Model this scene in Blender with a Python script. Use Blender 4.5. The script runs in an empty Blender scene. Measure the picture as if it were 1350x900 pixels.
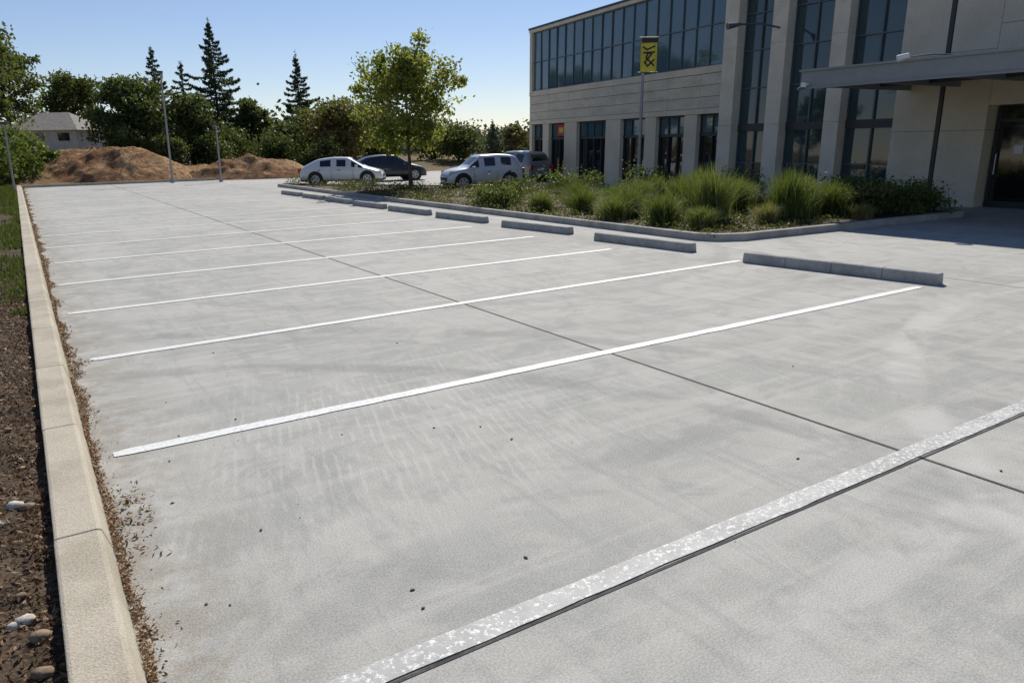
import bpy, bmesh, math, random
import numpy as np
from mathutils import Vector, Matrix, noise as mnoise
random.seed(7); rng=np.random.default_rng(7)
scene=bpy.context.scene
R=math.radians

# ------------------------------------------------------------------ helpers
def link(o): scene.collection.objects.link(o); return o
def empty(name,loc):
    e=bpy.data.objects.new(name,None); e.location=loc; e.empty_display_size=.2; return link(e)
def polar(tb,D):
    "surveyed position: tan(bearing) and forward distance from the station at the origin, heading 32.6 deg"
    return (D*(.8425*tb+.5388), D*(.8425-.5388*tb))

class NT:
    def __init__(s,name):
        s.m=bpy.data.materials.new(name); s.m.use_nodes=True; s.t=s.m.node_tree
        s.b=s.t.nodes['Principled BSDF']; s.out=s.t.nodes['Material Output']
    def n(s,ty,**k):
        nd=s.t.nodes.new('ShaderNode'+ty)
        for a,v in k.items(): setattr(nd,a,v)
        return nd
    def l(s,a,b): s.t.links.new(a,b)
    def setin(s,sock,v):
        if isinstance(v,bpy.types.NodeSocket): s.l(v,sock)
        else: sock.default_value=v
    def coord(s,scale=(1,1,1),rot=(0,0,0),which='Object'):
        tc=s.n('TexCoord'); mp=s.n('Mapping'); mp.inputs['Scale'].default_value=scale; mp.inputs['Rotation'].default_value=rot
        s.l(tc.outputs[which],mp.inputs[0]); return mp.outputs[0]
    def noise(s,scale,detail=4,rough=.55,co=None,dist=0):
        nd=s.n('TexNoise'); nd.inputs['Scale'].default_value=scale; nd.inputs['Detail'].default_value=detail
        nd.inputs['Roughness'].default_value=rough; nd.inputs['Distortion'].default_value=dist
        s.l(co if co is not None else s.coord(),nd.inputs['Vector']); return nd.outputs['Fac']
    def rng(s,v,a,b,c=0.,d=1.,smooth=True):
        nd=s.n('MapRange'); nd.interpolation_type='SMOOTHSTEP' if smooth else 'LINEAR'
        s.setin(nd.inputs[0],v)
        for i,x in enumerate((a,b,c,d)): nd.inputs[i+1].default_value=x
        return nd.outputs[0]
    def math(s,op,a,b=0.,clamp=False):
        nd=s.n('Math',operation=op); nd.use_clamp=clamp; s.setin(nd.inputs[0],a); s.setin(nd.inputs[1],b); return nd.outputs[0]
    def mix(s,f,a,b,mode='MIX'):
        nd=s.n('Mix',data_type='RGBA',blend_type=mode); s.setin(nd.inputs[0],f)
        for i,v in ((6,a),(7,b)):
            if isinstance(v,tuple) and len(v)==3: v=v+(1,)
            s.setin(nd.inputs[i],v)
        return nd.outputs[2]
    def bump(s,h,strength=.3,dist=.01):
        nd=s.n('Bump'); nd.inputs['Strength'].default_value=strength; nd.inputs['Distance'].default_value=dist
        s.setin(nd.inputs['Height'],h); s.l(nd.outputs[0],s.b.inputs['Normal'])
    def fin(s,col,rough=.8,spec=.3,metal=0):
        if isinstance(col,tuple) and len(col)==3: col=col+(1,)
        s.setin(s.b.inputs['Base Color'],col); s.setin(s.b.inputs['Roughness'],rough)
        s.b.inputs['Specular IOR Level'].default_value=spec; s.b.inputs['Metallic'].default_value=metal
        return s.m

def mottle(name,c1,c2,scale=1.5,rough=.85,bump=.25,fine=60,spec=.25,stretch=(1,1,1)):
    t=NT(name); co=t.coord(stretch)
    a=t.rng(t.noise(scale,4,.6,co),.36,.64); f=t.noise(fine,2,.6)
    col=t.mix(a,c1,c2); col=t.mix(.35,col,t.mix(t.rng(f,.3,.7),tuple(.7*x for x in c1),tuple(min(1,1.25*x) for x in c2)))
    t.bump(f,bump,.01)
    return t.fin(col,rough,spec)
def plain(name,c,rough=.5,spec=.5,metal=0,var=.12,scale=4):
    t=NT(name); n=t.noise(scale,3)
    col=t.mix(n,tuple(x*(1-var) for x in c),tuple(min(1,x*(1+var)) for x in c))
    return t.fin(col,rough,spec,metal)
def leafmat(name,stops,trans=.35,tcol=(.25,.3,.03)):
    t=NT(name); at=t.n('Attribute'); at.attribute_name='tint'
    cr=t.n('ValToRGB'); e=cr.color_ramp.elements
    while len(e)<len(stops): e.new(.5)
    for i,(p,c) in enumerate(stops): e[i].position=p; e[i].color=c+(1,)
    t.l(at.outputs['Fac'],cr.inputs[0])
    t.fin(cr.outputs[0],.55,.25)
    tr=t.n('BsdfTranslucent'); t.l(t.mix(.5,cr.outputs[0],tcol,'MIX'),tr.inputs[0])
    mx=t.n('MixShader'); mx.inputs[0].default_value=trans
    t.l(t.b.outputs[0],mx.inputs[1]); t.l(tr.outputs[0],mx.inputs[2]); t.l(mx.outputs[0],t.out.inputs[0])
    return t.m

class MB:
    def __init__(s,mats,lean=False): s.v=[];s.f=[];s.mi=[];s.mats=mats;s.fr=None;s.lean=lean
    def frame(s,ox,oy,dx,dy): s.fr=(ox,oy,dx,dy); return s
    def P(s,a,t,z):
        if s.fr is None: return (a,t,z)
        ox,oy,dx,dy=s.fr; return (ox+dx*a-dy*t, oy+dy*a+dx*t, z)
    def add(s,vs,fs,m=0):
        o=len(s.v); s.v+= [tuple(v) for v in vs]; s.f+=[tuple(i+o for i in f) for f in fs]; s.mi+=[m]*len(fs)
    def box(s,a0,a1,t0,t1,z0,z1,m=0):
        vs=[s.P(a,t,z) for z in(z0,z1) for a,t in((a0,t0),(a1,t0),(a1,t1),(a0,t1))]
        s.add(vs,[(0,3,2,1),(4,5,6,7),(0,1,5,4),(1,2,6,5),(2,3,7,6),(3,0,4,7)],m)
    def pane(s,a0,a1,t,z0,z1,m=0,j=.004):
        k=[random.uniform(-j,j) for _ in range(2)]
        s.add([s.P(a0,t-k[0]-k[1],z0),s.P(a1,t+k[0]-k[1],z0),s.P(a1,t+k[0]+k[1],z1),s.P(a0,t-k[0]+k[1],z1)],[(0,1,2,3)],m)
    def cyl(s,p,q,r0,r1=None,n=12,m=0,cap=True):
        r1=r0 if r1 is None else r1; p=Vector(p);q=Vector(q);d=(q-p).normalized()
        a=d.orthogonal().normalized(); b=d.cross(a); vs=[]
        for c,r in((p,r0),(q,r1)):
            for i in range(n):
                t=2*math.pi*i/n; vs.append(c+a*(r*math.cos(t))+b*(r*math.sin(t)))
        fs=[(i,(i+1)%n,n+(i+1)%n,n+i) for i in range(n)]
        if cap: fs+= [tuple(range(n))[::-1],tuple(range(n,2*n))]
        s.add(vs,fs,m)
    def tube(s,pts,r,n=8,m=0):
        for i in range(len(pts)-1):
            s.cyl(pts[i],pts[i+1],r if not isinstance(r,list) else r[i],r if not isinstance(r,list) else r[i+1],n,m)
    def done(s,name,parent=None,origin=None,bevel=0,smooth=False,sub=0):
        v=np.array(s.v,dtype=float)
        if s.lean: v[:,0]+=.017*v[:,2]; v[:,1]-=.011*v[:,2]
        if origin is None:
            origin=((v[:,0].min()+v[:,0].max())/2,(v[:,1].min()+v[:,1].max())/2,v[:,2].min()) if parent is None else tuple(parent.location)
        v=v-np.array(origin)
        me=bpy.data.meshes.new(name); me.from_pydata(v.tolist(),[],s.f)
        for m in s.mats: me.materials.append(m)
        me.polygons.foreach_set('material_index',s.mi)
        bm=bmesh.new(); bm.from_mesh(me); bmesh.ops.recalc_face_normals(bm,faces=bm.faces)
        if smooth:
            for f in bm.faces: f.smooth=True
        bm.to_mesh(me); bm.free()
        o=link(bpy.data.objects.new(name,me))
        if parent: o.parent=parent
        else: o.location=origin
        if bevel:
            b=o.modifiers.new('bevel','BEVEL'); b.width=bevel; b.segments=2; b.limit_method='ANGLE'; b.angle_limit=R(40)
        if sub:
            b=o.modifiers.new('sub','SUBSURF'); b.levels=sub; b.render_levels=sub
        return o

class FB:   # foliage builder: unshared quads in numpy
    def __init__(s): s.q=[];s.mi=[];s.t=[]
    def add(s,q,m,t): s.q.append(q); s.mi.append(np.full(len(q),m,dtype=np.int32)); s.t.append(np.broadcast_to(t,(len(q),)).astype(np.float32))
    def leaves(s,c,size,m=1,tint=.5,aspect=.55,flat=0.):
        n=len(c); 
        if n==0: return
        nm=rng.normal(size=(n,3)); nm[:,2]=nm[:,2]*(1-flat)+flat*2.5; nm/=np.linalg.norm(nm,axis=1)[:,None]
        a=np.cross(nm,rng.normal(size=(n,3))); a/=np.linalg.norm(a,axis=1)[:,None]+1e-9
        b=np.cross(nm,a); sz=(size*rng.uniform(.6,1.35,n))[:,None]; k=rng.uniform(-.25,.25,n)[:,None]
        q=np.stack([c-a*sz,c+b*sz*aspect+a*sz*k,c+a*sz,c-b*sz*aspect+a*sz*k],1)
        s.add(q,m,tint)
    def tube(s,pts,rad,n=7,m=0):
        pts=[np.array(p,float) for p in pts]; rings=[]
        for i,p in enumerate(pts):
            d=pts[min(i+1,len(pts)-1)]-pts[max(i-1,0)]; d/=np.linalg.norm(d)+1e-9
            a=np.cross(d,[.3,.9,.1]); a/=np.linalg.norm(a)+1e-9; b=np.cross(d,a)
            th=np.linspace(0,2*np.pi,n,endpoint=False)
            rings.append(p+rad[i]*(np.cos(th)[:,None]*a+np.sin(th)[:,None]*b))
        for i in range(len(rings)-1):
            A,B=rings[i],rings[i+1]; s.add(np.stack([A,np.roll(A,-1,0),np.roll(B,-1,0),B],1),m,.5)
    def blades(s,base,height,lean,width,m,tint,droop=.5):
        n=len(base); th=rng.uniform(0,2*np.pi,n); d=np.stack([np.cos(th),np.sin(th),np.zeros(n)],1)
        w=np.stack([-np.sin(th),np.cos(th),np.zeros(n)],1); ph=rng.uniform(0,np.pi,n); 
        w=w*np.cos(ph)[:,None]+d*np.sin(ph)[:,None]
        width=np.broadcast_to(width,(n,))[:,None]
        h=height*rng.uniform(.55,1.15,n); L=lean*rng.uniform(.1,1.2,n); K=4; prev=None
        for k in range(K+1):
            u=k/K; p=base+d*(L*u**1.7)[:,None]; p=p+np.stack([np.zeros(n),np.zeros(n),h*(u-droop*.35*u**3*(L/(lean+1e-6)))],1)
            ww=w*(width*(1-u**1.5)*.5+.001); cur=(p-ww,p+ww)
            if prev is not None: s.add(np.stack([prev[0],prev[1],cur[1],cur[0]],1),m,tint)
            prev=cur
    def done(s,name,mats,origin=(0,0,0)):
        q=np.concatenate(s.q).astype(np.float32)-np.array(origin,dtype=np.float32); n=len(q)
        me=bpy.data.meshes.new(name); me.vertices.add(n*4); me.vertices.foreach_set('co',q.reshape(-1))
        me.loops.add(n*4); me.loops.foreach_set('vertex_index',np.arange(n*4,dtype=np.int32))
        me.polygons.add(n); me.polygons.foreach_set('loop_start',np.arange(0,n*4,4,dtype=np.int32))
        for m in mats: me.materials.append(m)
        me.polygons.foreach_set('material_index',np.concatenate(s.mi))
        me.update(calc_edges=True)
        at=me.attributes.new('tint','FLOAT','FACE'); at.data.foreach_set('value',np.clip(np.concatenate(s.t),0,1))
        o=link(bpy.data.objects.new(name,me)); o.location=origin; return o

def fbm(x,y,s=1.,seed=0.):
    return mnoise.fractal(Vector((x*s+seed,y*s-seed,seed*.37)),1.,2.,4)

# ------------------------------------------------------------------ materials
def concrete_mat():
    t=NT('weathered_concrete'); co=t.coord()
    big=t.noise(.3,3,.6,co,.6); mid=t.noise(1.5,5,.70,co,1.6); fine=t.noise(110,2,.7,co)
    col=t.mix(t.rng(big,.38,.62),(.355,.355,.325),(.47,.46,.42))
    col=t.mix(t.rng(mid,.42,.60,0,.6),col,(.51,.495,.45))
    col=t.mix(t.rng(t.noise(.8,4,.74,t.coord((1,1,1),(0,0,.5)),2.2),.49,.62,0,.5),col,(.27,.272,.255))
    st=t.noise(2.0,3,.65,t.coord((.10,2.4,1),(0,0,.22)),.5); col=t.mix(t.rng(st,.50,.64,0,.34),col,(.59,.575,.53))
    st2=t.noise(2.2,3,.65,t.coord((2.2,.3,1),(0,0,-.5)),1.2); col=t.mix(t.rng(st2,.52,.66,0,.34),col,(.26,.26,.25))
    sep=t.n('SeparateXYZ'); t.l(co,sep.inputs[0]); an=t.noise(1.3,4,.7,co,.5)
    def dist(cx,cy):
        dx=t.math('SUBTRACT',sep.outputs[0],cx); dy=t.math('SUBTRACT',sep.outputs[1],cy)
        return t.math('SQRT',t.math('ADD',t.math('MULTIPLY',dx,dx),t.math('MULTIPLY',dy,dy)))
    # combed trowel scuffs in the first stall
    wv=t.n('TexWave',wave_type='BANDS',bands_direction='X'); wv.inputs['Scale'].default_value=5.0; wv.inputs['Distortion'].default_value=3.2
    wv.inputs['Detail'].default_value=2; wv.inputs['Detail Scale'].default_value=.3
    t.l(t.coord((1,1,1),(0,0,.267)),wv.inputs['Vector'])
    brk=t.rng(t.noise(5,3,.65,t.coord((2.4,.35,1),(0,0,.267))),.44,.58)
    reg=t.math('ADD',t.rng(dist(1.9,4.4),.5,2.2,.9,0),t.rng(t.noise(.42,2,.5,co),.55,.66,0,.5),True)
    cm=t.math('MULTIPLY',t.math('MULTIPLY',t.rng(wv.outputs['Fac'],.55,.95),brk),reg)
    col=t.mix(t.math('MULTIPLY',cm,.42),col,(.66,.645,.60))
    def arc(d,rad,w,amt,c):
        nonlocal col
        e=t.math('ABSOLUTE',t.math('SUBTRACT',d,rad))
        col=t.mix(t.math('MULTIPLY',t.math('MULTIPLY',t.rng(e,w*.35,w,1,0),t.rng(an,.36,.56)),amt),col,c)
    d1=dist(-1.5,1.5); d2=dist(9.5,-3); d3=dist(3.4,-3.4); d4=dist(6,12)
    arc(d1,5.6,.17,.55,(.2,.2,.195)); arc(d1,6.9,.17,.45,(.2,.2,.195)); arc(d2,7.2,.2,.6,(.64,.625,.58)); arc(d2,5.9,.13,.4,(.24,.24,.235))
    arc(d3,5.0,.2,.55,(.63,.615,.58)); arc(d3,6.5,.2,.35,(.24,.24,.23)); arc(d4,5,.18,.35,(.22,.22,.22)); arc(d4,6.4,.18,.35,(.22,.22,.22))
    gm=t.math('MULTIPLY',t.rng(sep.outputs[0],.12,.9,.8,0),t.rng(t.noise(4,4,.7,co),.35,.62)); col=t.mix(gm,col,(.25,.21,.15))
    sx=t.math('ABSOLUTE',t.math('SUBTRACT',sep.outputs[0],8.75)); col=t.mix(t.math('MULTIPLY',t.math('MULTIPLY',t.rng(sx,.0,.75,1,0),t.rng(an,.42,.6)),.5),col,(.26,.245,.22))
    col=t.mix(.30,col,t.mix(t.rng(fine,.32,.68),(.17,.17,.155),(.68,.665,.62)))
    t.bump(fine,.22,.004)
    return t.fin(col,.85,.2)
M_conc=concrete_mat()

def paint_mat(name,worn):
    t=NT(name); co=t.coord()
    n1=t.noise(38,4,.75,co); n2=t.noise(3.5,4,.7,co); vo=t.n('TexVoronoi',feature='DISTANCE_TO_EDGE'); vo.inputs['Scale'].default_value=42
    wm=t.n('VectorMath',operation='ADD'); nn=t.n('TexNoise'); nn.inputs['Scale'].default_value=30; t.l(co,nn.inputs['Vector'])
    sc=t.n('VectorMath',operation='SCALE'); sc.inputs['Scale'].default_value=.05; t.l(nn.outputs['Color'],sc.inputs[0]); t.l(co,wm.inputs[0]); t.l(sc.outputs[0],wm.inputs[1]); t.l(wm.outputs[0],vo.inputs['Vector'])
    crack=t.rng(vo.outputs['Distance'],0,.10,1,0)
    f=t.math('ADD',t.rng(n1,.54-.14*worn,.68-.14*worn,0,1),t.math('MULTIPLY',crack,.8*worn),True)
    f=t.math('MULTIPLY',f,t.rng(n2,.3,.65,.35+.3*worn,.6+.4*worn),True)
    col=t.mix(f,t.mix(n2,(.74,.74,.71),(.86,.86,.83)),(.36,.355,.335))
    t.bump(f,.4,.004); return t.fin(col,.6,.35)
M_paint=paint_mat('lane_paint',.2); M_paintw=paint_mat('worn_lane_paint',.95)
M_joint=mottle('joint_sealant',(.04,.039,.035),(.10,.095,.08),8,.8,.2)
M_kerb=mottle('kerb_concrete',(.38,.335,.255),(.54,.485,.385),2.2,.9,.45,130)
M_kerb2=mottle('grey_kerb_concrete',(.28,.275,.25),(.46,.445,.40),2.5,.9,.4,110)
M_stop=mottle('wheel_stop_concrete',(.27,.27,.26),(.43,.425,.40),5,.85,.4,100)
M_soil=mottle('mulch_soil',(.035,.024,.016),(.12,.085,.055),6,.95,.9,70)
M_bed=mottle('planter_soil',(.07,.055,.035),(.17,.135,.085),1.2,.95,.8,40)
def ground_mat():
    t=NT('ground_earth'); co=t.coord()
    n=t.noise(.12,4,.6,co); n2=t.noise(2.5,5,.7,co)
    col=t.mix(t.rng(n,.42,.6),(.20,.125,.06),(.10,.10,.04)); col=t.mix(t.rng(n2,.35,.7,0,.6),col,(.25,.165,.085))
    t.bump(n2,.8,.25); return t.fin(col,.95,.15)
M_ground=ground_mat()
def mound_mat():
    t=NT('dirt_mound_earth'); co=t.coord()
    n=t.noise(.6,5,.7,co,1); n2=t.noise(2.4,6,.78,co,1.5)
    col=t.mix(t.rng(n,.42,.58),(.32,.165,.08),(.60,.37,.19)); col=t.mix(t.rng(n2,.48,.60,0,.85),col,(.15,.09,.05))
    t.bump(n2,.8,.35); return t.fin(col,.95,.1)
M_mound=mound_mat()
M_bark=mottle('bark',(.06,.045,.035),(.16,.13,.10),9,.95,.8,50,stretch=(1,1,.3))
M_lf_hero=leafmat('young_tree_leaves',[(0,(.07,.11,.02)),(.5,(.17,.215,.045)),(1,(.30,.30,.075))],.5,(.42,.46,.05))
M_lf_dark=leafmat('dark_leaves',[(0,(.028,.050,.018)),(.6,(.065,.098,.034)),(1,(.13,.16,.055))],.3)
M_lf_mid=leafmat('oak_leaves',[(0,(.04,.06,.02)),(.5,(.085,.11,.036)),(1,(.16,.175,.06))],.35)
M_lf_shr=leafmat('shrub_leaves',[(0,(.05,.085,.02)),(.5,(.10,.155,.04)),(1,(.19,.22,.07))],.4)
M_lf_olive=leafmat('olive_leaves',[(0,(.06,.06,.025)),(.5,(.13,.11,.045)),(1,(.22,.15,.06))],.35)
M_lf_con=leafmat('conifer_needles',[(0,(.028,.048,.030)),(.6,(.062,.094,.052)),(1,(.10,.135,.07))],.15)
M_grassg=leafmat('ornamental_grass_blades',[(0,(.05,.085,.02)),(.55,(.13,.19,.05)),(.85,(.25,.28,.10)),(1,(.40,.30,.14))],.4)
M_verge=leafmat('verge_grass_blades',[(0,(.03,.055,.015)),(1,(.10,.14,.035))],.3)
M_cover=leafmat('ground_cover_leaves',[(0,(.03,.045,.014)),(.5,(.085,.095,.032)),(1,(.20,.15,.07))],.3)
M_litter=leafmat('dry_leaves',[(0,(.10,.055,.025)),(.5,(.28,.165,.08)),(1,(.46,.31,.17))],.15,(.3,.18,.08))
def glass_mat(name,c,rough=.04,spec=.9):
    t=NT(name); n=t.noise(.7,3); col=t.mix(n,tuple(x*.7 for x in c),tuple(x*1.3 for x in c))
    t.bump(t.noise(1.1,2),.06,.02); return t.fin(col,rough,spec)
M_glass=glass_mat('tinted_window_glass',(.03,.065,.07),.03,1.); M_glassb=glass_mat('blue_band_glass',(.06,.12,.15),.04,1.)
M_glassd=glass_mat('dark_entrance_glass',(.012,.014,.015))
M_frame=plain('bronze_frame',(.035,.04,.045),.45,.5)
M_framel=plain('aluminium_mullion',(.11,.135,.15),.4,.5,.3)
M_panel=mottle('precast_panel',(.62,.545,.41),(.72,.64,.50),1.1,.85,.15,60)
M_paneld=mottle('stone_cladding',(.54,.485,.375),(.69,.625,.50),.9,.85,.25,25,stretch=(1,1,3))
M_col=mottle('limestone_column',(.64,.565,.435),(.76,.685,.55),1.6,.8,.15,60)
M_steel=plain('painted_canopy_steel',(.24,.255,.26),.5,.5)
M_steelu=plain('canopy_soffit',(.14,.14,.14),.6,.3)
M_pole=plain('galvanised_pole',(.30,.31,.315),.45,.5,.3)
M_white=plain('white_enamel',(.7,.7,.68),.4,.5)
M_black=plain('black_plastic',(.015,.015,.017),.5,.4)

# ------------------------------------------------------------------ ground terrain
def hill(x,y):
    z=0.
    if y>46.6:
        w=min(1,(y-46.6)/6.); w=w*w*(3-2*w)
        z+=w*(1.0*math.exp(-((x+2)/14.)**2)+.35)*min(1.6,.55+(y-46)/40.)
        z+=w*.35*fbm(x,y,.12,3.)
    return z
def build_ground():
    xs=np.unique(np.concatenate([np.linspace(-900,-60,12),np.linspace(-60,60,81),np.linspace(60,900,12)]))
    ys=np.unique(np.concatenate([np.linspace(-900,-30,10),np.linspace(-30,44,8),np.linspace(45,110,60),np.linspace(110,1200,12)]))
    v=[];f=[]
    for y in ys:
        for x in xs: v.append((x,y,-.03+(hill(x,y) if y>46.6 else 0)))
    W=len(xs)
    for j in range(len(ys)-1):
        for i in range(W-1): f.append((j*W+i,j*W+i+1,(j+1)*W+i+1,(j+1)*W+i))
    me=bpy.data.meshes.new('ground'); me.from_pydata(v,[],f); me.materials.append(M_ground)
    for p in me.polygons: p.use_smooth=True
    link(bpy.data.objects.new('ground',me))
build_ground()

def mound(name,cx,cy,rx,ry,h,rot,seed,skew=0):
    n=70; v=[];f=[]; c,s=math.cos(rot),math.sin(rot)
    for j in range(n+1):
        for i in range(n+1):
            a=(i/n*2-1); b=(j/n*2-1); r=math.sqrt(a*a+b*b)
            k=max(0,1-r**2.2); k=k**.9
            x=cx+c*a*rx-s*b*ry; y=cy+s*a*rx+c*b*ry
            z=hill(x,y)-.12+h*k*(.85+.4*fbm(x,y,.35,seed)+skew*a)+.13*k**.3*fbm(x,y,1.6,seed+2)*(k>0)
            v.append((x-cx,y-cy,z))
    for j in range(n):
        for i in range(n): f.append((j*(n+1)+i,j*(n+1)+i+1,(j+1)*(n+1)+i+1,(j+1)*(n+1)+i))
    me=bpy.data.meshes.new(name); me.from_pydata(v,[],f); me.materials.append(M_mound)
    for p in me.polygons: p.use_smooth=True
    o=link(bpy.data.objects.new(name,me)); o.location=(cx,cy,0)
x,y=polar(-.510,45.5); mound('dirt_mound',x,y,5.0,3.6,1.45,-.56,1.3,-.12)
x,y=polar(-.335,47.5); mound('dirt_mound',x,y,4.6,3.4,1.35,-.56,5.1,.2)

def sheet(name,pts,z,mat,ox=(0,0)):
    b=MB([mat]); b.add([(p[0],p[1],z) for p in pts],[tuple(range(len(pts)))]); o=b.done(name,origin=(0,0,0)); return o
sheet('concrete_parking_lot',[(0,-12),(60,-12),(60,47),(0,47)],0,M_conc)
sheet('expansion_joint',[(4.112,-3),(4.135,-3),(4.135,46.5),(4.112,46.5)],.0025,M_joint)
sheet('cross_joint',[(.3,2.080),(16,2.096),(16,2.11),(.3,2.096)],.0025,M_joint)
sheet('plaza_joint',[(9.9,-2),(9.912,-2),(9.912,9.0),(9.9,9.0)],.0025,M_joint)
st=MB([M_paint,M_paintw])
def stripe(x0,y0,x1,y1,w,m=0,z=.005):
    n=90; vs=[];fs=[]
    for i in range(n+1):
        u=i/n; x=x0+(x1-x0)*u; y=y0+(y1-y0)*u; j1=.008*fbm(x*3,y,2.5,1); j2=.008*fbm(x*3,y,2.5,9)
        ww=w/2*(1 if 0<i<n else .75); vs+= [(x,y-ww+j1,z),(x,y+ww+j2,z)]
    for i in range(n): fs.append((2*i,2*i+2,2*i+3,2*i+1))
    st.add(vs,fs,m)
stripe(.3,2.163,14,2.175,.118,1)
stripe(.23,4.90,9.06,4.88,.11); stripe(.28,7.42,9.0,7.62,.11); stripe(.24,9.78,8.35,9.84,.11)
for i,yy in enumerate([12.05,14.5,16.95,19.4,21.85,24.3,26.75,29.2,31.65,34.1,36.5,39,41.4]):
    stripe(.24,yy,8.35,yy+.12,.12)
st.done('parking_stall_lines',origin=(0,0,0))

kb=MB([M_kerb])
yv=.4; 
while yv<46.5:
    L=1.62; y0,y1=yv+.004,min(yv+L-.004,46.6); jx=random.uniform(-.002,.002)
    prof=[(-.115,-.05),(-.115,.125),(-.10,.13),(.055,.13),(.075,.122),(.112,.0),(.112,-.05)]
    vs=[(p[0]+jx,y0,p[1]) for p in prof]+[(p[0]+jx,y1,p[1]) for p in prof]; n=len(prof)
    kb.add(vs,[(i,(i+1)%n,n+(i+1)%n,n+i) for i in range(n)]+[tuple(range(n)),tuple(range(n,2*n))])
    yv+=L
kb.add([(-.11,.4,.11),(.06,.4,.11),(.06,46.6,.11),(-.11,46.6,.11)],[(0,1,2,3)])
kb.done('concrete_kerb',bevel=.006)

def kerb_path(name,pts,w,h,mat,closed=False):
    b=MB([mat]); n=len(pts); P=[Vector((p[0],p[1])) for p in pts]; offs=[]
    for i in range(n):
        if closed: a=P[i-1];c=P[(i+1)%n]
        else: a=P[max(0,i-1)];c=P[min(n-1,i+1)]
        d1=(P[i]-a).normalized() if (P[i]-a).length>0 else (c-P[i]).normalized(); d2=(c-P[i]).normalized() if (c-P[i]).length>0 else d1
        t=(d1+d2).normalized(); nn=Vector((-t.y,t.x)); offs.append(nn/max(.4,nn.dot(Vector((-d1.y,d1.x)))))
    vs=[]
    for i in range(n):
        o=offs[i]
        for s_,z in((0,-.04),(.01,h-.01),(.02,h),(w,h),(w,-.04)):
            q=P[i]+o*s_; vs.append((q.x,q.y,z))
    fs=[]; m=n if closed else n-1
    for i in range(m):
        j=(i+1)%n
        for k in range(5): fs.append((i*5+k,i*5+(k+1)%5,j*5+(k+1)%5,j*5+k))
    if not closed: fs+=[(0,1,2,3,4),tuple((n-1)*5+k for k in range(5))]
    b.add(vs,fs); return b.done(name,bevel=.006)
bedpoly=[(10.25,9.75),(10.45,9.35),(10.9,9.12),(13.8,8.92),(17.7,8.75),(18.1,8.95),(18.2,9.4),(18.35,22.7),(17.9,23.3),(11.6,34.2),(10.9,35.6),(10.3,36.2),(10.1,35.8),(10.1,22)]
kerb_path('planter_kerb',bedpoly,.15,.13,M_kerb2,True)
kerb_path('far_kerb',[(9.6,46.6),(0.12,46.6)],.15,.13,M_kerb)

def in_poly(x,y,poly):
    c=False;n=len(poly)
    for i in range(n):
        x1,y1=poly[i];x2,y2=poly[i-1]
        if (y1>y)!=(y2>y) and x<(x2-x1)*(y-y1)/(y2-y1)+x1: c=not c
    return c
def bed_h(x,y): return .09+.05*fbm(x,y,.8,2)
def grid_bed(name,x0,x1,y0,y1,step,hf,mat,poly=None):
    nx=int((x1-x0)/step)+1; ny=int((y1-y0)/step)+1; v=[];f=[];ok=[]
    for j in range(ny):
        for i in range(nx):
            x=x0+(x1-x0)*i/(nx-1); y=y0+(y1-y0)*j/(ny-1); v.append((x,y,hf(x,y))); ok.append(poly is None or in_poly(x,y,poly))
    for j in range(ny-1):
        for i in range(nx-1):
            q=(j*nx+i,j*nx+i+1,(j+1)*nx+i+1,(j+1)*nx+i)
            if all(ok[k] for k in q): f.append(q)
    me=bpy.data.meshes.new(name); me.from_pydata(v,[],f); me.materials.append(mat)
    for p in me.polygons: p.use_smooth=True
    return link(bpy.data.objects.new(name,me))
sheet('planter_bed_base',[(p[0]+(.06 if p[0]<14 else -.06),p[1]+(.06 if p[1]<20 else -.06)) for p in bedpoly],.05,M_bed)
grid_bed('planter_bed',10,18.5,8.8,36.3,.12,bed_h,M_bed,bedpoly)
def lh(x,y): return .055+.035*fbm(x,y,3.5,4)+.05*min(1,max(0,(-x-.2)))
grid_bed('mulch_bed',-6,-.112,-.5,46.5,.11,lh,M_soil)

fb=FB(); n=15000
px=-.12-rng.exponential(.35,n); py=rng.uniform(1.5,14,n); k=px>-3; px,py=px[k],py[k]
pz=np.array([lh(a,b) for a,b in zip(px,py)])+rng.uniform(0,.02,len(px))
fb.leaves(np.stack([px,py,pz],1),.017,0,rng.uniform(0,.85,len(px))**2,.35,.5)
fb.done('mulch_chips',[M_litter])
fb=FB()
def litter(n,y0,y1,spread,size):
    y=rng.uniform(y0,y1,n); dens=np.array([.5+.9*fbm(0,b,1.1,6) for b in y]); x=.115+np.abs(rng.normal(0,1,n))*spread*np.clip(dens,.15,1.6)
    z=.006+rng.uniform(0,.03,n)*np.exp(-(x-.115)/.05)
    fb.leaves(np.stack([x,y,z],1),size,0,rng.uniform(0,1,n),.4,.6)
litter(3200,1.2,6,.04,.011); litter(500,1.5,6,.10,.011); litter(7000,6,20,.065,.015); litter(3600,20,46,.08,.024)
n=160; fb.leaves(np.stack([.22+rng.normal(0,.06,n),3.95+rng.normal(0,.22,n),rng.uniform(.006,.02,n)],1),.014,0,rng.uniform(0,1,n),.4,.5)
n=120; fb.leaves(np.stack([.2+rng.exponential(1.2,n),rng.uniform(2,20,n),np.full(n,.008)],1),.007,0,rng.uniform(0,.7,n),.5,.8)
fb.done('gutter_leaf_litter',[M_litter])
ac=MB([plain('acorn_brown',(.11,.075,.045),.6,.3),plain('tan_leaf',(.4,.27,.12),.7,.2)])
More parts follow.
